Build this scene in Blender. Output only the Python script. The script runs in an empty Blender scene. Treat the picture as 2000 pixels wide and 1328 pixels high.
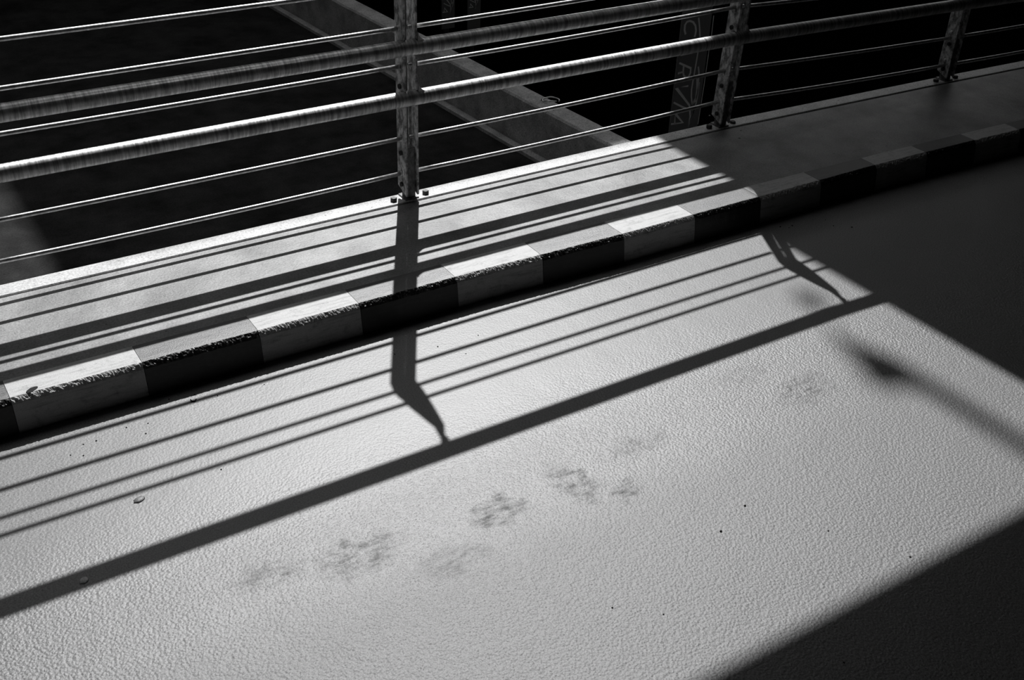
import bpy, bmesh, math, random
from mathutils import Vector, Matrix, noise
from mathutils.geometry import tessellate_polygon
random.seed(7)
COL = bpy.context.scene.collection
PI = math.pi

# ------------------------------------------------------------------ frame of the place
# X runs along the railing, Y out over the drop, Z up; the pavement is z = 0, the road z = -HC
F, PITCH, ROLL, YAW, DIST, CAMH = 2188.8, 32.5408, 2.3057, 33.5632, 2.8989, 1.55
HC = 0.0866
KX, KY = -0.5517, 0.8177            # where the shadow of a point one metre up falls: (KX*KY, -KY)
ZL = -0.20                          # lower slab beyond the railing
ZP = -3.0                           # bottom of the drop


def tag(o, label=None, cat=None, group=None, kind=None):
    if label: o['label'] = label
    if cat: o['category'] = cat
    if group: o['group'] = group
    if kind: o['kind'] = kind
    return o


def empty(name, loc=(0, 0, 0), rz=0.0):
    o = bpy.data.objects.new(name, None)
    o.empty_display_size = .05
    o.location = loc
    o.rotation_euler = (0, 0, rz)
    COL.objects.link(o)
    return o


def obj(name, bm, mat, parent=None, smooth=False):
    me = bpy.data.meshes.new(name)
    bmesh.ops.recalc_face_normals(bm, faces=bm.faces)
    bm.to_mesh(me)
    bm.free()
    if smooth:
        for p in me.polygons: p.use_smooth = True
    me.materials.append(mat)
    o = bpy.data.objects.new(name, me)
    COL.objects.link(o)
    if parent: o.parent = parent
    return o


def add_box(bm, x0, x1, y0, y1, z0, z1, bevel=0.0):
    r = bmesh.ops.create_cube(bm, size=1)
    vs = r['verts']
    for v in vs:
        v.co = Vector(((x0 + x1) / 2 + v.co.x * (x1 - x0), (y0 + y1) / 2 + v.co.y * (y1 - y0), (z0 + z1) / 2 + v.co.z * (z1 - z0)))
    if bevel:
        es = list({e for v in vs for e in v.link_edges})
        bmesh.ops.bevel(bm, geom=es, offset=bevel, segments=2, affect='EDGES')


def add_tube(bm, pts, r, n=20, cap=True):
    """round tube swept along pts"""
    rings = []
    pts = [Vector(p) for p in pts]
    for i, p in enumerate(pts):
        a = pts[max(i - 1, 0)]; b = pts[min(i + 1, len(pts) - 1)]
        d = (b - a).normalized()
        up = Vector((0, 0, 1)) if abs(d.z) < .9 else Vector((1, 0, 0))
        s = d.cross(up).normalized(); u = s.cross(d)
        rr = r[i] if isinstance(r, (list, tuple)) else r
        rings.append([bm.verts.new(p + (s * math.cos(2 * PI * k / n) + u * math.sin(2 * PI * k / n)) * rr) for k in range(n)])
    for i in range(len(rings) - 1):
        for k in range(n):
            bm.faces.new((rings[i][k], rings[i][(k + 1) % n], rings[i + 1][(k + 1) % n], rings[i + 1][k]))
    if cap:
        bm.faces.new(rings[0]); bm.faces.new(rings[-1])


def add_prism_x(bm, prof, x0, x1):
    """closed outline of (y, z) pushed from x0 to x1"""
    a = [bm.verts.new((x0, y, z)) for y, z in prof]
    b = [bm.verts.new((x1, y, z)) for y, z in prof]
    n = len(prof)
    for i in range(n):
        bm.faces.new((a[i], a[(i + 1) % n], b[(i + 1) % n], b[i]))
    for t in tessellate_polygon([[Vector((y, z, 0)) for y, z in prof]]):
        bm.faces.new([a[k] for k in t]); bm.faces.new([b[k] for k in t])


def add_prism_z(bm, prof, z0, z1):
    a = [bm.verts.new((x, y, z0)) for x, y in prof]
    b = [bm.verts.new((x, y, z1)) for x, y in prof]
    n = len(prof)
    f1 = bm.faces.new(a); f2 = bm.faces.new(b)
    for i in range(n):
        bm.faces.new((a[i], a[(i + 1) % n], b[(i + 1) % n], b[i]))
    bmesh.ops.triangulate(bm, faces=[f1, f2])


def lerp_line(pl, x):
    for (xa, ya), (xb, yb) in zip(pl, pl[1:]):
        if x <= xb:
            return ya + (yb - ya) * (x - xa) / (xb - xa)
    (xa, ya), (xb, yb) = pl[-2:]
    return yb + (yb - ya) * (x - xb) / (xb - xa)


# ------------------------------------------------------------------ materials
class NT:
    def __init__(s, name):
        s.m = bpy.data.materials.new(name); s.m.use_nodes = True
        s.t = s.m.node_tree; s.b = s.t.nodes['Principled BSDF']
        s.tc = s.t.nodes.new('ShaderNodeTexCoord')

    def n(s, kind, **kw):
        nd = s.t.nodes.new(kind)
        for k, v in kw.items():
            if hasattr(nd, k): setattr(nd, k, v)
            else: nd.inputs[k].default_value = v
        return nd

    def l(s, a, b): s.t.links.new(a, b)

    def noise(s, scale, detail=3, rough=.5, stretch=None):
        nd = s.n('ShaderNodeTexNoise', Scale=scale, Detail=detail, Roughness=rough)
        if stretch:
            mp = s.n('ShaderNodeMapping'); mp.inputs['Scale'].default_value = stretch
            s.l(s.tc.outputs['Object'], mp.inputs['Vector']); s.l(mp.outputs[0], nd.inputs['Vector'])
        else:
            s.l(s.tc.outputs['Object'], nd.inputs['Vector'])
        return nd.outputs['Fac']

    def ramp(s, src, stops, interp='LINEAR'):
        r = s.n('ShaderNodeValToRGB'); r.color_ramp.interpolation = interp
        e = r.color_ramp.elements
        while len(e) < len(stops): e.new(.5)
        for i, (p, v) in enumerate(stops):
            e[i].position = p; e[i].color = (v, v, v, 1)
        s.l(src, r.inputs[0]); return r.outputs['Color']

    def mix(s, fac, a, b, mode='MIX'):
        m = s.n('ShaderNodeMix', data_type='RGBA', blend_type=mode)
        for src, idx in ((fac, 0), (a, 6), (b, 7)):
            if isinstance(src, (int, float)):
                m.inputs[idx].default_value = src if idx == 0 else (src, src, src, 1)
            else: s.l(src, m.inputs[idx])
        return m.outputs[2]

    def math(s, op, a, b=0.0):
        m = s.n('ShaderNodeMath', operation=op)
        for i, v in ((0, a), (1, b)):
            if isinstance(v, (int, float)): m.inputs[i].default_value = v
            else: s.l(v, m.inputs[i])
        return m.outputs[0]

    def bump(s, h, strength, dist, prev=None):
        b = s.n('ShaderNodeBump', Strength=strength, Distance=dist)
        s.l(h, b.inputs['Height'])
        if prev: s.l(prev, b.inputs['Normal'])
        return b.outputs[0]

    def out(s, col=None, rough=.5, spec=.5, metal=0.0, normal=None):
        for v, nm in ((col, 'Base Color'), (rough, 'Roughness'), (spec, 'Specular IOR Level'), (metal, 'Metallic'), (normal, 'Normal')):
            if v is None: continue
            if isinstance(v, (int, float)):
                s.b.inputs[nm].default_value = (v, v, v, 1) if nm == 'Base Color' else v
            else: s.l(v, s.b.inputs[nm])
        return s.m


def mat_road():
    t = NT('road_coating')
    geo = t.tc.outputs['Object']
    # worn smudges: soft patches placed where tyres rubbed the coating
    sep = t.n('ShaderNodeSeparateXYZ'); t.l(geo, sep.inputs[0])
    X, Y = sep.outputs[0], sep.outputs[1]
    wx = t.math('MULTIPLY', t.math('SUBTRACT', t.noise(16, 5, .65), .5), .16)
    wy = t.math('MULTIPLY', t.math('SUBTRACT', t.noise(21, 5, .65, (1.3, .8, 1)), .5), .13)
    SX, SY = t.math('ADD', X, wx), t.math('ADD', Y, wy)
    tot = None
    for cx, cy, rx, ry, a in STAINS:
        dx = t.math('DIVIDE', t.math('SUBTRACT', SX, cx), rx); dy = t.math('DIVIDE', t.math('SUBTRACT', SY, cy), ry)
        d = t.math('ADD', t.math('MULTIPLY', dx, dx), t.math('MULTIPLY', dy, dy))
        g = t.math('MULTIPLY', t.math('MAXIMUM', t.math('SUBTRACT', 1.0, d), 0.0), a)
        tot = g if tot is None else t.math('ADD', tot, g)
    patchy = t.ramp(t.noise(38, 6, .7), [(.36, 0), (.60, 1)])
    streak = t.ramp(t.noise(60, 3, .6, (.35, 1.6, 1)), [(.4, .25), (.6, 1)])
    st = t.math('MULTIPLY', t.math('MINIMUM', t.math('MULTIPLY', tot, 1.7), 1.0), t.mix(1.0, patchy, streak, 'MULTIPLY'))
    base = t.mix(t.noise(1.7, 3, .5), .125, .155)
    grain = t.ramp(t.noise(300, 5, .8), [(.38, .25), (.50, 1.0), (.68, 1.45)])
    base = t.mix(1.0, base, grain, 'MULTIPLY')
    col = t.mix(st, base, .03)
    vor = t.n('ShaderNodeTexVoronoi', Scale=170.0, feature='SMOOTH_F1'); vor.inputs['Smoothness'].default_value = .8
    t.l(geo, vor.inputs['Vector'])
    inv = t.math('SUBTRACT', 1.0, vor.outputs['Distance'])
    b1 = t.bump(inv, .34, .0030)
    b2 = t.bump(t.noise(420, 4, .6), .42, .0016, b1)
    b3 = t.bump(t.noise(9, 3, .5), .12, .012, b2)
    # beyond the rubbed wheel path the coating is duller
    ye = t.math('ADD', Y, t.math('MULTIPLY', t.math('SUBTRACT', t.noise(3.5, 4, .6), .5), .10))
    mr = t.n('ShaderNodeMapRange'); mr.inputs['From Min'].default_value = -1.34; mr.inputs['From Max'].default_value = -1.50
    t.l(ye, mr.inputs['Value']); dull = mr.outputs[0]
    rough = t.mix(dull, .42, .50)
    rough = t.mix(st, rough, .66)
    # near the kerb the coating is trodden smooth
    ms = t.n('ShaderNodeMapRange'); ms.inputs['From Min'].default_value = -.92; ms.inputs['From Max'].default_value = -1.20
    ms.inputs['To Min'].default_value = .32; ms.inputs['To Max'].default_value = 1.0
    t.l(t.math('ADD', ye, 0.0), ms.inputs['Value'])
    rough = t.mix(ms.outputs[0], .52, rough)
    for nd, k in ((b1, .42), (b2, .46)):
        t.l(t.math('MULTIPLY', ms.outputs[0], k), nd.node.inputs['Strength'])
    return t.out(col, rough, .6, 0, b3)


def mat_concrete(name, c0, c1, rough=.55, spec=.5, scale=6, pits=True, brush=None, bumpd=.0015):
    t = NT(name)
    n1 = t.noise(scale, 6, .62)
    col = t.mix(t.ramp(n1, [(.3, 0), (.7, 1)]), c0, c1)
    fine = t.ramp(t.noise(170, 6, .8), [(.34, .45), (.5, 1.0), (.66, 1.4)])
    col = t.mix(1.0, col, fine, 'MULTIPLY')
    if pits:
        p = t.ramp(t.noise(75, 2, .5), [(.24, .25), (.30, 1)])
        col = t.mix(1.0, col, p, 'MULTIPLY')
    b = t.bump(t.noise(150, 5, .65), .5, bumpd)
    if brush:
        b = t.bump(t.noise(120, 3, .6, brush), .5, bumpd, b)
    b = t.bump(t.noise(14, 3, .5), .3, .006, b)
    return t.out(col, rough, spec, 0, b)


def mat_paint(name, c, worn, rough, spec):
    t = NT(name)
    wear = t.mix(.5, t.ramp(t.noise(24, 8, .75), [(.34, 1), (.46, 0)]), t.ramp(t.noise(30, 6, .7, (.35, 3, 3)), [(.34, 1), (.50, 0)]))
    col = t.mix(wear, c, worn)
    fine = t.ramp(t.noise(420, 3, .7), [(.3, .8), (.7, 1.1)])
    col = t.mix(1.0, col, fine, 'MULTIPLY')
    b = t.bump(t.noise(330, 4, .7), .45, .0016)
    b = t.bump(t.noise(90, 3, .6, (.25, 2.2, 1)), .25, .0016, b)
    return t.out(col, rough, spec, 0, b)


def mat_steel(name, c=.42, rough=.38, metal=.85, rust=.35, stretch=(1, 1, 1), scale=60):
    t = NT(name)
    n = t.noise(scale, 6, .7, stretch)
    col = t.mix(t.ramp(n, [(.40, 0), (.60, 1)]), c * (1 - rust), c * 1.25)
    r = t.mix(n, rough - .08, rough + .18)
    b = t.bump(t.noise(scale * 3, 4, .6), .25, .0008)
    return t.out(col, r, .5, metal, b)


STAINS = [(1.02, -1.335, .085, .055, .9), (1.22, -1.34, .06, .09, .8), (1.30, -1.42, .045, .05, .6),
          (0.70, -1.30, .12, .07, .55), (0.52, -1.27, .08, .05, .45), (1.95, -1.33, .11, .07, .6), (1.86, -1.20, .10, .05, .4),
          (1.42, -1.30, .12, .05, .35), (0.85, -1.42, .10, .05, .4)]

M_ROAD = mat_road()
M_PAVE = mat_concrete('pavement_concrete', .10, .30, .46, .42, 5, brush=(.3, 2.5, 1))
M_STRIP = mat_concrete('edge_beam_concrete', .40, .60, .5, .5, 9, bumpd=.001)
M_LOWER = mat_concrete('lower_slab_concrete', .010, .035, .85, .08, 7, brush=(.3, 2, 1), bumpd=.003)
M_UPSTAND = mat_concrete('upstand_concrete', .28, .55, .75, .35, 12, bumpd=.003)
M_DARK = mat_concrete('dark_concrete', .02, .035, .8, .2, 3, pits=False)
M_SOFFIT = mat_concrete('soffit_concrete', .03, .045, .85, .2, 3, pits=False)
M_WHITE = mat_paint('white_kerb_paint', .50, .16, .5, .4)
M_BLACK = mat_paint('black_kerb_paint', .010, .03, .42, .7)
M_PIPE = mat_steel('galvanised_pipe', .50, .42, .65, .45, (3.0, .25, .25), 45)
M_ROD = mat_steel('galvanised_rod', .55, .30, .85, .2, (1, 1, 1), 80)
M_POST = mat_steel('weathered_post_steel', .72, .50, .10, .75, (1, 1, .6), 55)
M_STUB = mat_steel('dark_stub_steel', .20, .50, .2, .6, (1, 1, .6), 55)
M_BOLT = mat_steel('bolt_steel', .06, .5, .6, .3, (1, 1, 1), 90)
M_PIT = NT('deep_shade_black'); M_PIT = M_PIT.out(.003, 1.0, .0)  # near-black colour stands in for the deep shade of the drop
M_BANNER = NT('banner_fabric'); M_BANNER = M_BANNER.out(.20, .7, .3)
M_INK = NT('banner_white_print'); M_INK = M_INK.out(.92, .6, .3)
M_GRIT = NT('dark_grit'); M_GRIT = M_GRIT.out(.015, .8, .2)
M_GUM = mat_concrete('flattened_gum', .08, .16, .5, .5, 60, pits=False, bumpd=.002)

# ------------------------------------------------------------------ road and pavement
RAIL = [(-3.2, 0), (2.812, 0), (4.01, -.050), (5.30, -.120), (8.5, -.33)]      # the line the railing follows
CF = [(-3.2, -.516), (.2, -.518), (.8, -.519), (1.5, -.521), (1.75, -.530), (2.0, -.536), (2.5, -.537), (3.06, -.538), (3.31, -.545), (3.57, -.554),
      (3.82, -.565), (4.07, -.58), (4.33, -.60), (8.5, -.90)]
CB = [(-3.2, -.436), (.498, -.435), (1.38, -.435), (1.967, -.440), (2.236, -.450), (2.513, -.456), (2.782, -.461), (3.31, -.476), (3.806, -.497), (4.33, -.53), (8.5, -.83)]


def ribbon(x0, x1, step, rows, jitter=0.0):
    """grid surface: rows is a list of (function y(x), z)"""
    bm = bmesh.new()
    n = int((x1 - x0) / step) + 1
    prev = None
    for i in range(n + 1):
        x = min(x0 + i * step, x1)
        col = []
        for fy, z in rows:
            y = fy(x)
            zz = z + (noise.noise(Vector((x * 1.7, y * 1.7, 3))) * jitter if jitter else 0)
            col.append(bm.verts.new((x, y, zz)))
        if prev:
            for k in range(len(rows) - 1):
                bm.faces.new((prev[k], col[k], col[k + 1], prev[k + 1]))
        prev = col
        if x >= x1: break
    return bm


road = ribbon(-3.2, 6.98, .1, [(lambda x: -5.0, -HC), (lambda x: -2.5, -HC), (lambda x: -1.5, -HC), (lambda x: -1.0, -HC), (lambda x: -.75, -HC),
                              (lambda x: lerp_line(CF, x) + .01, -HC)])
tag(obj('road_floor', road, M_ROAD, smooth=True), 'pale sunlit road deck with rough speckled coating and tyre smudges', 'road', kind='structure')

bm = bmesh.new()
xs = [-3.2 + .1 * i for i in range(102)]
top = [(x, lerp_line(RAIL, x) - .0375) for x in xs]; bot = [(x, lerp_line(CB, x) + .0) for x in xs]
for i in range(len(xs) - 1):
    q = [bot[i], bot[i + 1], top[i + 1], top[i]]
    bm.faces.new([bm.verts.new((a, b, 0)) for a, b in q])
for i in range(len(xs) - 1):
    bm.faces.new([bm.verts.new(c) for c in ((*top[i], 0), (*top[i + 1], 0), (*top[i + 1], -.06), (*top[i], -.06))])
bmesh.ops.remove_doubles(bm, verts=bm.verts, dist=1e-5)
tag(obj('pavement_floor', bm, M_PAVE), 'narrow concrete footway striped by railing shadows', 'pavement', kind='structure')

# edge beam that carries the posts, a hair above the pavement and parted from it by a groove
def beam_outline(x, k):
    c = lerp_line(RAIL, x)
    return [(c - .0345, -.06), (c - .0345, .0015), (c - .0315, .0045), (c + .0265, .0045), (c + .030, .001), (c + .030, -.9)][k]
bm = bmesh.new()
prev = None
for i in range(102):
    x = -3.2 + .1 * i
    ring = [bm.verts.new((x, *beam_outline(x, k))) for k in range(6)]
    if prev:
        for k in range(5): bm.faces.new((prev[k], ring[k], ring[k + 1], prev[k + 1]))
    prev = ring
tag(obj('edge_beam_floor', bm, M_STRIP), 'pale concrete edge beam under the railing posts', 'edge beam', kind='structure')


# ------------------------------------------------------------------ kerb blocks, black and white
def curb_mesh(xa, xb, seed):
    """one painted block between xa and xb following the kerb line; chipped front arris"""
    bm = bmesh.new()
    n = 150
    G = .0006
    rings = []
    for i in range(n + 1):
        x = xa + G + (xb - xa - 2 * G) * i / n
        yb, yf = lerp_line(CB, x), lerp_line(CF, x)
        zt = .0012
        w = .0014 * noise.noise(Vector((x * 30, seed, 9)))
        pr = [(yb, -.05), (yb, zt - .002), (yb - .002, zt)]
        for k in range(1, 6):
            pr.append((yb + (yf + .004 - yb) * k / 6, zt + .0005 * noise.noise(Vector((x * 12, k * .7, seed)))))
        J = lambda q, a, f: a * noise.noise(Vector((x * f, q * 3.1, seed)))
        pr += [(yf + .002 + J(1, .0022, 60) + J(2, .0016, 240), zt - .0003),
               (yf - .0025 + J(3, .0015, 260), zt - .0035 + J(4, .0042, 250)), (yf - .0055 + J(5, .0018, 230), zt - .0065 + J(6, .0048, 270)),
               (yf - .0085 + J(7, .0018, 250), zt - .0100 + J(8, .0040, 240)), (yf - .0110 + w, zt - .0145 + J(9, .002, 120)),
               (yf - .0140 + w, -.030), (yf - .0165 + w, -.050), (yf - .0190, -.068), (yf - .0240, -.105)]
        rings.append([bm.verts.new((x, y, z)) for y, z in pr])
    m = len(rings[0])
    for i in range(n):
        for k in range(m - 1):
            bm.faces.new((rings[i][k], rings[i + 1][k], rings[i + 1][k + 1], rings[i][k + 1]))
        bm.faces.new((rings[i][m - 1], rings[i + 1][m - 1], rings[i + 1][0], rings[i][0]))
    bm.faces.new(rings[0]); bm.faces.new(rings[-1])
    return bm


BX = [-.98, -.69, -.395, -.10, .192, .498, .796, 1.080, 1.378, 1.663, 1.955, 2.234, 2.514, 2.788, 3.060, 3.314, 3.572, 3.817, 4.07, 4.33, 4.59, 4.86]
CURB_LABELS = {
    3: 'black-painted kerb block cut off at the left edge of the photo',
    4: 'white-painted kerb block with a dark oval stain, nearest the camera on the left',
    5: 'black-painted kerb block right of the stained white one',
    6: 'white kerb block with a scuffed front, just left of the post shadow',
    7: 'black kerb block crossed by the broad shadow of the middle post',
    8: 'white kerb block just right of the middle post shadow',
    9: 'black kerb block with sparkling edge, second right of the post shadow',
    10: 'white kerb block, last white one whose face catches reflected light',
    11: 'black kerb block with a bright sunlit top where the sunlight ends',
    12: 'first white kerb block fully in shade, its top a pale grey',
    13: 'black kerb block in shade between two grey-topped white blocks',
    14: 'second white kerb block in shade, dim grey top',
    15: 'nearly invisible black kerb block in deep shade on the right',
    16: 'farthest visible white kerb block, very dim top at the right edge',
    17: 'black kerb block beyond the last dim white one, at the right edge',
}
for i in range(2, 19):
    white = i % 2 == 0
    bm = curb_mesh(BX[i], BX[i + 1], i * 1.7)
    o = obj('curb_block', bm, M_WHITE if white else M_BLACK)
    lab = CURB_LABELS.get(i)
    if not lab:
        lab = 'white-painted kerb block outside the photo on the %s' % ('left' if i < 4 else 'right')
    tag(o, lab, 'curb block', 'black and white kerb blocks', 'thing')

# dark oval blot on the nearest white block
def blob(name, x, y, z, rx, ry, h, mat, rz=0, seed=0, n=14):
    bm = bmesh.new()
    c = bm.verts.new((0, 0, h))
    rings = []
    for q, hh in ((.55, .85), (.85, .5), (1.0, 0.0)):
        rings.append([bm.verts.new((math.cos(2 * PI * k / n) * rx * q * (1 + .22 * noise.noise(Vector((k * .9, seed, q)))),
                                    math.sin(2 * PI * k / n) * ry * q * (1 + .22 * noise.noise(Vector((k * .8, seed + 9, q)))),
                                    h * hh * (1 + .4 * noise.noise(Vector((k, seed, 3)))))) for k in range(n)])
    for k in range(n): bm.faces.new((c, rings[0][k], rings[0][(k + 1) % n]))
    for a, b in zip(rings, rings[1:]):
        for k in range(n): bm.faces.new((a[k], b[k], b[(k + 1) % n], a[(k + 1) % n]))
    bm.faces.new(rings[-1])
    o = obj(name, bm, mat, smooth=True)
    o.location = (x, y, z); o.rotation_euler = (0, 0, rz)
    return o


# ------------------------------------------------------------------ railing
railing = empty('steel_railing', (0, 0, 0.0045))
tag(railing, 'galvanised steel railing with two fat pipes, thin rods and flat bar posts along the footway', 'railing')
Z0 = .0045


def rz(*p): return (p[0], p[1], p[2] - Z0)


def poly_tube(xs_, y_off, zf, r, n):
    pts = [(x, lerp_line(RAIL, x) + y_off, zf(x) - Z0) for x in xs_]
    bm = bmesh.new(); add_tube(bm, pts, r, n); return bm


POSTS = [(-1.122, 0, 0), (.192, 0, 0), (1.5065, 0, 0), (2.812, 0, -.02), (4.01, -.050, -.05), (5.30, -.120, -.06), (6.6, -.2, -.06)]
HW = .0225
PIPES = [.3375, .4925]
RODZ = {1: .0885, 2: .2045, 3: .4325, 4: .5465, 5: .6665, 6: .8060}


def outer_plate(side):
    """outline in (y, z) of one flat-bar side plate, with pipe notches and the bent head"""
    yf, yb = -.028, .028
    pts = [(yf, .018), (yb, .040)]
    # back edge up to the kink, then the arm leaning over the road
    pts += [(yb, .905), (.006, .928), (-.028, .925)]
    # front edge coming down with the two notches
    R_ = .0252
    for pz in reversed(PIPES):
        a0 = math.acos((-.028 + .022) / R_ if abs((-.028 + .022) / R_) < 1 else 0)
        dy = -.028 + .022
        a = math.acos(dy / R_)
        for k in range(13):
            t = a - 2 * a * k / 12
            pts.append((-.022 + R_ * math.cos(t), pz + R_ * math.sin(t)))
    return [(y, z - Z0) for y, z in pts]


def hexbolt(r, h, dome=0.0):
    bm = bmesh.new()
    a = [bm.verts.new((r * math.cos(PI / 3 * k), r * math.sin(PI / 3 * k), 0)) for k in range(6)]
    b = [bm.verts.new((r * math.cos(PI / 3 * k), r * math.sin(PI / 3 * k), h * .8)) for k in range(6)]
    c = [bm.verts.new((r * .8 * math.cos(PI / 3 * k), r * .8 * math.sin(PI / 3 * k), h)) for k in range(6)]
    for p, q in ((a, b), (b, c)):
        for k in range(6): bm.faces.new((p[k], p[(k + 1) % 6], q[(k + 1) % 6], q[k]))
    bm.faces.new(a); bm.faces.new(c)
    return bm


def make_post(x, y, rot):
    bm = bmesh.new()                       # centre stub welded to its foot
    add_box(bm, -.0155, .0155, -.018, .016, -.003, .170, .001)
    add_box(bm, -.024, .024, -.026, .026, -.003, .0045, .001)
    post = obj('post', bm, M_STUB, railing)
    post.location = (x, y, 0); post.rotation_euler = (0, .042 if 2.5 < x < 3 else 0, rot)
    prof = outer_plate(0)
    for sx in (-1, 1):
        bm = bmesh.new()
        x0 = sx * HW - (.006 if sx > 0 else 0)
        add_prism_x(bm, prof, x0, x0 + .006)
        obj('side_plate', bm, M_POST, post)
    for ya, za, zb in ((.0135, .165, .90),):      # inner round spacer bar
        bm = bmesh.new(); add_tube(bm, [(0, ya, za - Z0), (0, ya, zb)], .0075, 14)
        obj('spacer_bar', bm, M_STUB, post, smooth=True)
    # tapering arm that reaches over the road and holds the handrail
    secs = [(.004, .0215, .862, .924), (-.030, .0215, .858, .924), (-.075, .0200, .864, .922), (-.130, .0150, .874, .918), (-.180, .0085, .882, .918), (-.204, .0065, .890, .940), (-.208, .0060, .930, .968), (-.226, .0060, .925, .968)]
    bm = bmesh.new(); prev = None
    for (yy, hw, za, zb) in secs:
        ring = [bm.verts.new(c) for c in ((-hw, yy, za - Z0), (hw, yy, za - Z0), (hw, yy, zb - Z0), (-hw, yy, zb - Z0))]
        if prev:
            for k in range(4): bm.faces.new((prev[k], prev[(k + 1) % 4], ring[(k + 1) % 4], ring[k]))
        else: bm.faces.new(ring)
        prev = ring
    bm.faces.new(prev)
    obj('handrail_arm', bm, M_POST, post)
    # gussets above each pipe on the far side of the plate
    for pz in PIPES:
        bm = bmesh.new()
        zt = pz + .0225 - Z0
        pr = [(HW, zt - .004), (HW + .024, zt - .004), (HW + .012, zt + .004), (HW + .004, zt + .012), (HW, zt + .024)]
        a = [bm.verts.new((px_, -.034, pz_)) for px_, pz_ in pr]; b = [bm.verts.new((px_, -.004, pz_)) for px_, pz_ in pr]
        bm.faces.new(a); bm.faces.new(b)
        for k in range(5): bm.faces.new((a[k], a[(k + 1) % 5], b[(k + 1) % 5], b[k]))
        obj('gusset', bm, M_PIPE, post)
    # bolts through the near side plate
    for bz_ in (.052, .158, .372):
        bm = hexbolt(.0085, .007)
        bmesh.ops.rotate(bm, verts=bm.verts, cent=(0, 0, 0), matrix=Matrix.Rotation(-PI / 2, 3, 'Y'))
        bmesh.ops.translate(bm, verts=bm.verts, vec=(-HW, -.002, bz_ - Z0))
        obj('bolt', bm, M_BOLT, post)
    # rod sockets
    for z in RODZ.values():
        bm = bmesh.new()
        add_tube(bm, [(-HW - .006, 0, z - Z0), (-HW + .001, 0, z - Z0)], .0088, 14)
        obj('rod_collar', bm, M_POST, post, smooth=True)
    for s in (-1, 1):
        bm = hexbolt(.0115, .012)
        bmesh.ops.translate(bm, verts=bm.verts, vec=(s * .057, -.008, -.001))
        obj('anchor_bolt', bm, M_BOLT, post)
    return post


for (x, y, r_) in POSTS: make_post(x, y, r_)

# fat pipes
for pz in PIPES:
    bm = poly_tube([-2.4, -1.122, .192, 1.5065, 2.812, 4.01, 5.30, 6.6, 6.9], -.022, lambda x: pz - (0.0 if x < 2.9 else (x - 2.82) * .010), .0235, 28)
    obj('pipe_rail', bm, M_PIPE, railing, smooth=True)

# thin rods, one length for each bay, each sagging a trifle
for i, z in RODZ.items():
    for (xa, ya, _), (xb, yb, _) in zip(POSTS, POSTS[1:]):
        lift = .010 if (i < 5 and 1.4 < xa < 1.6) else 0
        drop = -.022 if xa > 2.8 and xa < 3 else (-.022 if xa > 3 else 0)
        sg = {1: .0055, 2: .003, 3: .002}.get(i, .001)
        pts = []
        for k in range(9):
            t = k / 8
            zz = z + (.010 * (1 - t) if 2.8 < xa < 3 and i < 5 else 0) + lift * t ** 1.5 - sg * 4 * t * (1 - t) + (drop * t if 2.8 < xa < 3 else (drop if xa > 3 else 0))
            pts.append((xa + (xb - xa) * t + (.006 if k == 0 else (-.006 if k == 8 else 0)), ya + (yb - ya) * t, zz - Z0))
        bm = bmesh.new(); add_tube(bm, pts, .0066, 14)
        obj('thin_rod', bm, M_ROD, railing, smooth=True)

# the two rods under the arm and the handrail over the road
for (yy, zz, r_, nm, mt) in ((-.0150, .902, .0062, 'thin_rod', M_ROD), (-.0755, .8985, .0062, 'thin_rod', M_ROD), (-.215, .986, .0235, 'handrail', M_PIPE)):
    bm = poly_tube([-2.4, -1.122, .192, 1.5065, 2.812, 4.01, 5.30, 6.6, 6.9], yy, lambda x: zz, r_, 24)
    obj(nm, bm, mt, railing, smooth=True)

# ------------------------------------------------------------------ beyond the railing
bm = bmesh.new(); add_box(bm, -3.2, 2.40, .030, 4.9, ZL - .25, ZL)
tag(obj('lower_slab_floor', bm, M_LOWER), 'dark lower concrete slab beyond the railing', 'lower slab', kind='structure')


def wall_line(y): return 2.437 - .058 * y
bm = bmesh.new()
prev = None
for i in range(50):
    y = .030 + i * .1
    xf = wall_line(y); xn = xf - .090
    j = .004 * noise.noise(Vector((y * 9, 0, 0))); j2 = .004 * noise.noise(Vector((y * 11, 4, 0)))
    pr = [(xn - .045, ZL - .01), (xn - .045, ZL + .014), (xn - .020, ZL + .018), (xn - .016, ZL + .004), (xn + .002, ZL + .006), (xn + j, -.012), (xn + .006 + j, -.004),
          (xf - .004 + j2, -.003), (xf + j2, -.010), (xf + .002, ZP)]
    ring = [bm.verts.new((a, y, b)) for a, b in pr]
    if prev:
        for k in range(len(pr) - 1): bm.faces.new((prev[k], ring[k], ring[k + 1], prev[k + 1]))
    else: bm.faces.new(ring)
    prev = ring
bm.faces.new(prev)
tag(obj('upstand_wall', bm, M_UPSTAND), 'low worn concrete upstand running away from the railing', 'upstand wall', kind='structure')

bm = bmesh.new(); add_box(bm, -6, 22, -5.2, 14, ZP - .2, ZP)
tag(obj('lower_ground', bm, M_PIT), 'ground at the bottom of the drop, coloured near black for deep shade', 'ground', kind='structure')

# wire loop lying on the upstand
bm = bmesh.new()
pts = [(math.cos(a) * .030 * (1 + .2 * math.sin(3 * a)), math.sin(a) * .022, .004 + .010 * abs(math.sin(a))) for a in [2 * PI * k / 26 for k in range(24)]]
add_tube(bm, pts, .0026, 8)
pts = [(-.030 - .012 * k / 6, .004 + .03 * (k / 6), .003 + .006 * math.sin(k)) for k in range(7)]
add_tube(bm, pts, .0024, 8)
WIRE = obj('wire_loop', bm, M_ROD, smooth=True)
WIRE.location = (2.392, .50, -.004); WIRE.rotation_euler = (0, 0, -.5)
tag(WIRE, 'small bent wire loop lying on top of the concrete upstand', 'wire')


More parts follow.
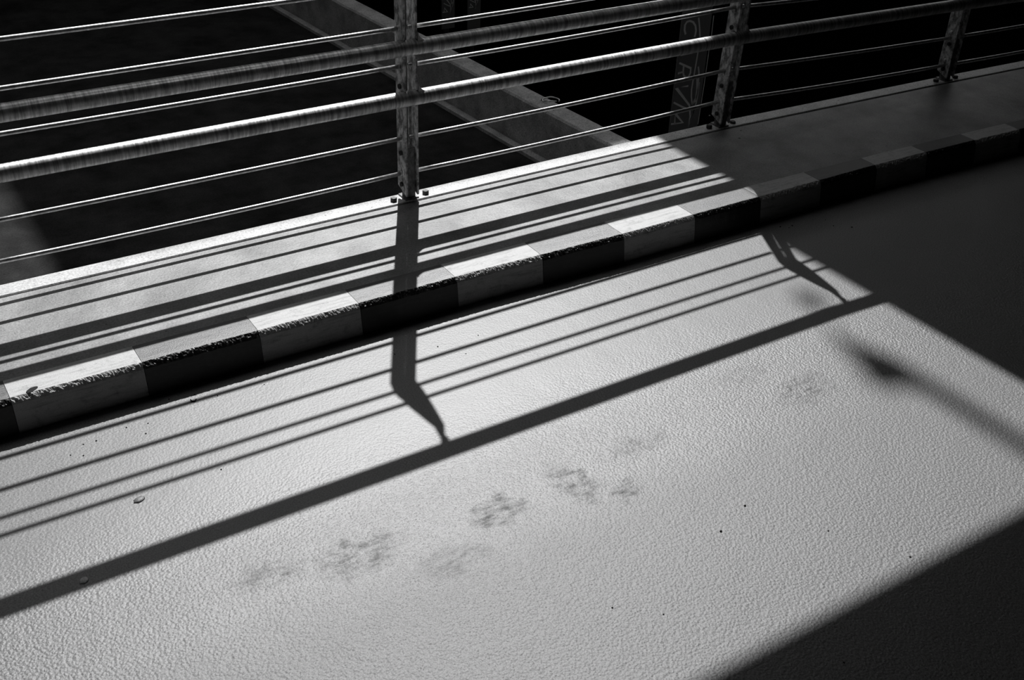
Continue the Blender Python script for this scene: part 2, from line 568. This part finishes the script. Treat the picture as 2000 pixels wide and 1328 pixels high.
# ------------------------------------------------------------------ banners hanging in the drop
A_, T_, R_C = math.radians(YAW), math.radians(PITCH), math.radians(ROLL)
FW = Vector((math.sin(A_) * math.cos(T_), math.cos(A_) * math.cos(T_), -math.sin(T_)))
RT0 = Vector((math.cos(A_), -math.sin(A_), 0)); UP0 = RT0.cross(FW)
RT = RT0 * math.cos(R_C) + UP0 * math.sin(R_C); UP = -RT0 * math.sin(R_C) + UP0 * math.cos(R_C)
CAM = Vector((0, -DIST, CAMH))


def survey(px, py, yplane):
    """where the sight line through a surveyed photo point meets the upright plane y = yplane"""
    d = FW + RT * ((px - 1000) / F) - UP * ((py - 664) / F)
    P = CAM + d * ((yplane - CAM.y) / d.y)
    return P.x, P.z


def survey_floor(px, py, z):
    d = FW + RT * ((px - 1000) / F) - UP * ((py - 664) / F)
    return CAM + d * ((z - CAM.z) / d.z)


def strokes(bm, lines, w, y, th=.0012):
    for ln in lines:
        n = len(ln)
        L, R = [], []
        for i, (x, z) in enumerate(ln):
            a = Vector(ln[max(i - 1, 0)]); b = Vector(ln[min(i + 1, n - 1)])
            d = (b - a).normalized(); nrm = Vector((-d.y, d.x)) * w / 2
            if 0 < i < n - 1:
                d1 = (Vector(ln[i]) - a).normalized(); d2 = (b - Vector(ln[i])).normalized()
                nrm = nrm / max(.55, math.sqrt((1 + d1.dot(d2)) / 2))
            L.append((x + nrm.x, z + nrm.y)); R.append((x - nrm.x, z - nrm.y))
        for i in range(n - 1):
            q = [L[i], L[i + 1], R[i + 1], R[i]]
            f = [bm.verts.new((a, y - th, b)) for a, b in q]; g = [bm.verts.new((a, y, b)) for a, b in q]
            bm.faces.new(f)
            for k in range(4): bm.faces.new((f[k], f[(k + 1) % 4], g[(k + 1) % 4], g[k]))


def make_banner(y, x0, x1, z0, z1, letters, leaf, border, label, w=.0085):
    root = empty('hanging_banner', ((x0 + x1) / 2, y, z0))
    tag(root, label, 'banner', 'tall dark banners in the drop')
    cx = (x0 + x1) / 2
    def loc(bm):
        bmesh.ops.translate(bm, verts=bm.verts, vec=(-cx, -y, -z0)); return bm
    bm = bmesh.new()
    n = 24
    ring = []
    for i in range(n + 1):
        z = z0 + (z1 - z0) * i / n
        bulge = .004 * math.sin(i * .5)
        ring.append([bm.verts.new(c) for c in ((x0, y, z), (cx, y, z), (x1, y, z), (x1, y + .004, z), (cx, y + .004, z), (x0, y + .004, z))])
    for a, b in zip(ring, ring[1:]):
        for k in range(6): bm.faces.new((a[k], a[(k + 1) % 6], b[(k + 1) % 6], b[k]))
    bm.faces.new(ring[0]); bm.faces.new(ring[-1])
    obj('banner_cloth', loc(bm), M_BANNER, root)
    bm = bmesh.new(); strokes(bm, letters, w, y); tag(obj('lettering', loc(bm), M_INK, root), 'thin white sideways letters')
    bm = bmesh.new(); strokes(bm, leaf, w * .8, y); tag(obj('leaf_drawing', loc(bm), M_INK, root), 'white line drawing of a long leaf')
    if border:
        bm = bmesh.new(); strokes(bm, border, w * .35, y); obj('border_line', loc(bm), M_INK, root)
    bm = bmesh.new(); add_box(bm, x0 - .01, x1 + .012, y - .004, y + .012, z1, z1 + .016, .002); obj('top_bar', loc(bm), M_BOLT, root)
    bm = bmesh.new(); add_tube(bm, [(cx, y + .03, ZP), (cx, y + .03, z1 + .02)], .018, 16); add_box(bm, cx - .006, cx + .006, y + .006, y + .03, z1, z1 + .012)
    obj('pole', loc(bm), M_BOLT, root, smooth=False)
    return root


def Q(pts, y): return [survey(1280 + a / 4.92, b / 4.92, y) for a, b in pts]
BY = .60
LET = [[(290, 330), (280, 290), (284, 240), (302, 210), (330, 200), (362, 212), (384, 245), (390, 290), (384, 330), (375, 355)],
       [(362, 503), (242, 528)], [(242, 528), (232, 500), (240, 452), (268, 428), (372, 408)],
       [(230, 605), (340, 655), (336, 700), (318, 740), (290, 744), (272, 725), (266, 690), (272, 632)], [(266, 690), (216, 706)],
       [(315, 825), (200, 845), (325, 1010), (330, 1050)], [(175, 985), (268, 1032), (328, 1052)],
       [(150, 1192), (262, 1178), (190, 1090), (184, 1190)]]
LEAF = [[(415, 170), (424, 260), (428, 350), (420, 420), (410, 490), (392, 600), (372, 715), (358, 790), (347, 860), (345, 930), (352, 1003)],
        [(412, 640), (418, 700), (412, 800), (405, 880), (385, 970), (352, 1003)], [(400, 740), (398, 860), (390, 940), (352, 1003)],
        [(330, 1050), (332, 1120), (318, 1215), (345, 1120), (375, 1045), (392, 985), (408, 900), (420, 790)], [(326, 1180), (345, 1125), (372, 1050)]]
BOR = [[(560, 150), (540, 330), (515, 480), (465, 830), (408, 1195)]]
xl = (survey(1305, 255, BY)[0] + survey(1335, 30, BY)[0]) / 2; xr = (survey(1362, 245, BY)[0] + survey(1393, 12, BY)[0]) / 2
make_banner(BY, xl, xr, -.60, survey(1390, 12, BY)[1], [Q(s, BY) for s in LET], [Q(s, BY) for s in LEAF], [Q(s, BY) for s in BOR],
            'tall dark banner with thin white sideways lettering and leaf drawing beside the second post')


def shifted(lines, y, px, py, k):
    out = []
    for ln in lines: out.append([survey(px + (a - 262) / 4.92 * k, py + (b - 1178) / 4.92 * k, y) for a, b in ln])
    return out
for (y, px, py, k, lab) in ((3.6, 874, 23, .42, 'faint far banner glimpsed just right of the middle post'),
                            (4.4, 924, 14, .36, 'faintest small banner beyond the far one, right of the middle post')):
    x0 = survey(px - 11, 52, y)[0]; x1 = survey(px + 14, 52, y)[0]; zb = survey(px, 56, y)[1]
    make_banner(y, x0, x1, zb, zb + 1.2, shifted(LET[3:], y, px, py, k), shifted(LEAF, y, px, py, k), None, lab, .006)

# ------------------------------------------------------------------ the structure that frames the sunlight
ZS, TS = 3.30, .30
Y0 = -1.920 + KY * (ZS + HC)
X0 = 2.478 - KX * KY * (ZS + TS + HC)
bm = bmesh.new()
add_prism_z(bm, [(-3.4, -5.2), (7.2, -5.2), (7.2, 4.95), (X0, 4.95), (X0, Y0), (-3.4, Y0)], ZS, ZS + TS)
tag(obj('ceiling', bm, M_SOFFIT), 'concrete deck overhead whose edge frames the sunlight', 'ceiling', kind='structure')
for nm, c in (('wall_back', (-3.4, 7.2, -5.2, -5.0)), ('wall_left', (-3.4, -3.2, -5.0, Y0)), ('sky_block_right', (7.0, 7.2, -5.0, 1.5))):  # right one is an unseen blocker added to darken the far road
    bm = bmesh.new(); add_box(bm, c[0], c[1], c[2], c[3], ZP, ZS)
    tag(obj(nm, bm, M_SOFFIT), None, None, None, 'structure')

# unseen block added across the drop; its top edge shades the lower slab
YB = 5.0
ZB = (YB - .036) / KY + .002
XB = .475 - KX * KY * (ZB - ZL)
bm = bmesh.new()
add_box(bm, XB, 5.7, YB, 10, ZP, ZB)
blocker = obj('opposite_blocker', bm, M_PIT)
tag(blocker, 'unseen block added across the drop to shade the lower slab', 'shade_block', kind='structure')
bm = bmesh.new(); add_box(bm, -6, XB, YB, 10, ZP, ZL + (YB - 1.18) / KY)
obj('low_blocker', bm, M_PIT, blocker)  # lower added block, cut so a sun patch reaches the slab
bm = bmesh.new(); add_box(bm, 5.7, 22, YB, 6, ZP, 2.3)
obj('side_blocker', bm, M_PIT, blocker)  # added to keep sun off the bottom of the drop

# unseen caster added over the upper deck: its soft shadow crosses the road
ZA = 8.4
caster = empty('shadow_caster', (4.95, .5, ZS + TS + .002))
tag(caster, 'unseen shape added over the upper deck to throw the soft shadow on the right', 'caster')
def up(P, z=ZA):                         # the point at height z whose shadow on the road is P
    h = z + HC
    return Vector((P[0] - KX * KY * h, P[1] + KY * h, z))
def rel(v): return Vector(v) - Vector((4.95, .5, ZS + TS))
tipA = up((2.245, -1.32)); tipB = up((2.268, -3.9))
bm = bmesh.new(); add_tube(bm, [rel(tipA), rel(up((2.26, -2.3))), rel((4.95, .5, ZA))], .030, 12); obj('arm', bm, M_POST, caster, smooth=True)
bm = bmesh.new(); add_tube(bm, [(0, 0, 0), (0, 0, ZA - ZS - TS)], [.06, .045], 16); obj('pole', bm, M_POST, caster, smooth=True)
bm = bmesh.new()
tri = [(2.215, -1.16), (2.235, -1.20), (2.285, -1.38), (2.235, -1.45), (2.125, -1.40), (2.18, -1.27)]
a = [bm.verts.new(rel(up(q))) for q in tri]; b = [bm.verts.new(rel(up(q, ZA + .03)) - Vector((-KX * KY * .03, KY * .03, 0))) for q in tri]
bm.faces.new(a); bm.faces.new(b)
for k in range(6): bm.faces.new((a[k], a[(k + 1) % 6], b[(k + 1) % 6], b[k]))
obj('caster_wedge', bm, M_POST, caster)
bm = bmesh.new(); add_tube(bm, [rel(up((2.225, -1.18))), rel(up((2.30, -1.02)))], .006, 8)
bmesh.ops.create_uvsphere(bm, u_segments=12, v_segments=8, radius=.042, matrix=Matrix.Translation(rel(up((2.30, -1.0)))))
obj('caster_knob', bm, M_POST, caster, smooth=True)  # unseen knob added for the small soft shadow spot

# ------------------------------------------------------------------ small things on the surfaces
p = survey_floor(62, 759, .0035)
tag(blob('paint_blot', p.x, p.y, .0009, .017, .0085, .0006, M_GRIT, .5, 2), 'dark oval blot on the top of the nearest white kerb block', 'blot')
p = survey_floor(272, 976, -HC)
tag(blob('gum_spot', p.x, p.y, -HC, .014, .010, .004, M_GUM, .4, 5), 'flattened gum spot on the sunlit road at left between the shadows', 'gum')
p = survey_floor(164, 1134, -HC)
tag(blob('gum_spot', p.x, p.y, -HC, .011, .009, .0035, M_STRIP, .9, 8), 'pale gum spot inside the wide handrail shadow at left', 'gum')
p = survey_floor(378, 783, -HC)
bm = bmesh.new()
add_tube(bm, [(-.006, .005, .003), (-.004, -.002, .002), (.002, -.004, .002), (.007, -.001, .004)], .0016, 6)
o = obj('leaf_scrap', bm, M_GRIT); o.location = p
tag(o, 'tiny curled dark leaf scrap on the road beside the kerb at left', 'leaf scrap')
GR = [(1455, 988, 2.2), (1408, 1038, 2.4), (1618, 1037, 1.5), (1778, 1088, 1.8), (1196, 1187, 1.6), (380, 771, 1.6), (330, 780, 1.5), (247, 835, 1.6), (289, 827, 1.4), (285, 847, 1.7),
      (188, 861, 1.7), (163, 868, 1.4), (138, 889, 1.3), (163, 890, 1.5), (855, 677, 1.7), (771, 692, 1.5), (934, 655, 1.4), (1080, 558, 1.3), (1524, 443, 2.0), (1547, 441, 2.2), (1541, 445, 1.6),
      (1612, 430, 1.5), (1628, 441, 1.7), (1664, 444, 2.0), (425, 773, 1.3), (516, 751, 1.3), (1230, 562, 1.2), (910, 691, 1.3), (432, 917, 1.6), (1648, 1294, 1.5), (1296, 1200, 1.4)]
for a, b, s in GR:
    p = survey_floor(a, b, -HC)
    r = s * .0012
    o = blob('grit_speck', p.x, p.y, -HC, r * 1.2, r, r * 1.1, M_GRIT, a, a * .1, 8)
    tag(o, 'tiny dark speck of grit lying on the road', 'grit', 'specks of grit on the road')
for a, b, s in ((1444, 270, 2.2), (1447, 255, 1.6), (1386, 226, 2)):
    p = survey_floor(a, b, 0)
    o = blob('pebble', p.x, p.y, 0, .004 * s / 2, .003 * s / 2, .003 * s / 2, M_UPSTAND, a, a * .1, 8)
    tag(o, 'small pebble on the shaded footway by the foot of the second post', 'pebble', 'pebbles by the second post')

# ------------------------------------------------------------------ light
SUN = Vector((-KX * KY, KY, 1)).normalized()
ld = bpy.data.lights.new('sun', 'SUN'); ld.energy = SUN_E = 5.3; ld.angle = math.radians(.53)
lo = bpy.data.objects.new('sun', ld); COL.objects.link(lo)
lo.rotation_euler = SUN.to_track_quat('Z', 'Y').to_euler()
lo.location = (5, 5, 8)

w = bpy.data.worlds.new('sky'); bpy.context.scene.world = w; w.use_nodes = True
nt = w.node_tree; bg = nt.nodes['Background']
tc = nt.nodes.new('ShaderNodeTexCoord')
dp = nt.nodes.new('ShaderNodeVectorMath'); dp.operation = 'DOT_PRODUCT'
nm = nt.nodes.new('ShaderNodeVectorMath'); nm.operation = 'NORMALIZE'
nt.links.new(tc.outputs['Generated'], nm.inputs[0]); nt.links.new(nm.outputs[0], dp.inputs[0]); dp.inputs[1].default_value = SUN
rp = nt.nodes.new('ShaderNodeValToRGB')
e = rp.color_ramp.elements
e[0].position = 0.0; e[0].color = (.03, .03, .03, 1)
e[1].position = 1.0; e[1].color = (1, 1, 1, 1)
for p_, v in ((.5, .055), (.75, .17), (.88, .42), (.96, .68)):
    q = e.new(p_); q.color = (v, v, v, 1)
nt.links.new(dp.outputs['Value'], rp.inputs[0]); nt.links.new(rp.outputs[0], bg.inputs['Color'])
bg.inputs['Strength'].default_value = 1.9

# ------------------------------------------------------------------ camera
cd = bpy.data.cameras.new('camera'); cam = bpy.data.objects.new('camera', cd); COL.objects.link(cam)
cd.sensor_fit = 'HORIZONTAL'; cd.sensor_width = 36; cd.lens = F / 2000 * 36; cd.clip_start = .05
M = Matrix((RT, UP, -FW)).transposed().to_4x4(); M.translation = CAM
cam.matrix_world = M
sc = bpy.context.scene
sc.camera = cam
sc.view_settings.view_transform = 'Standard'; sc.view_settings.look = 'None'
sc.view_settings.gamma = 1; sc.view_settings.exposure = 0; sc.view_settings.use_curve_mapping = False
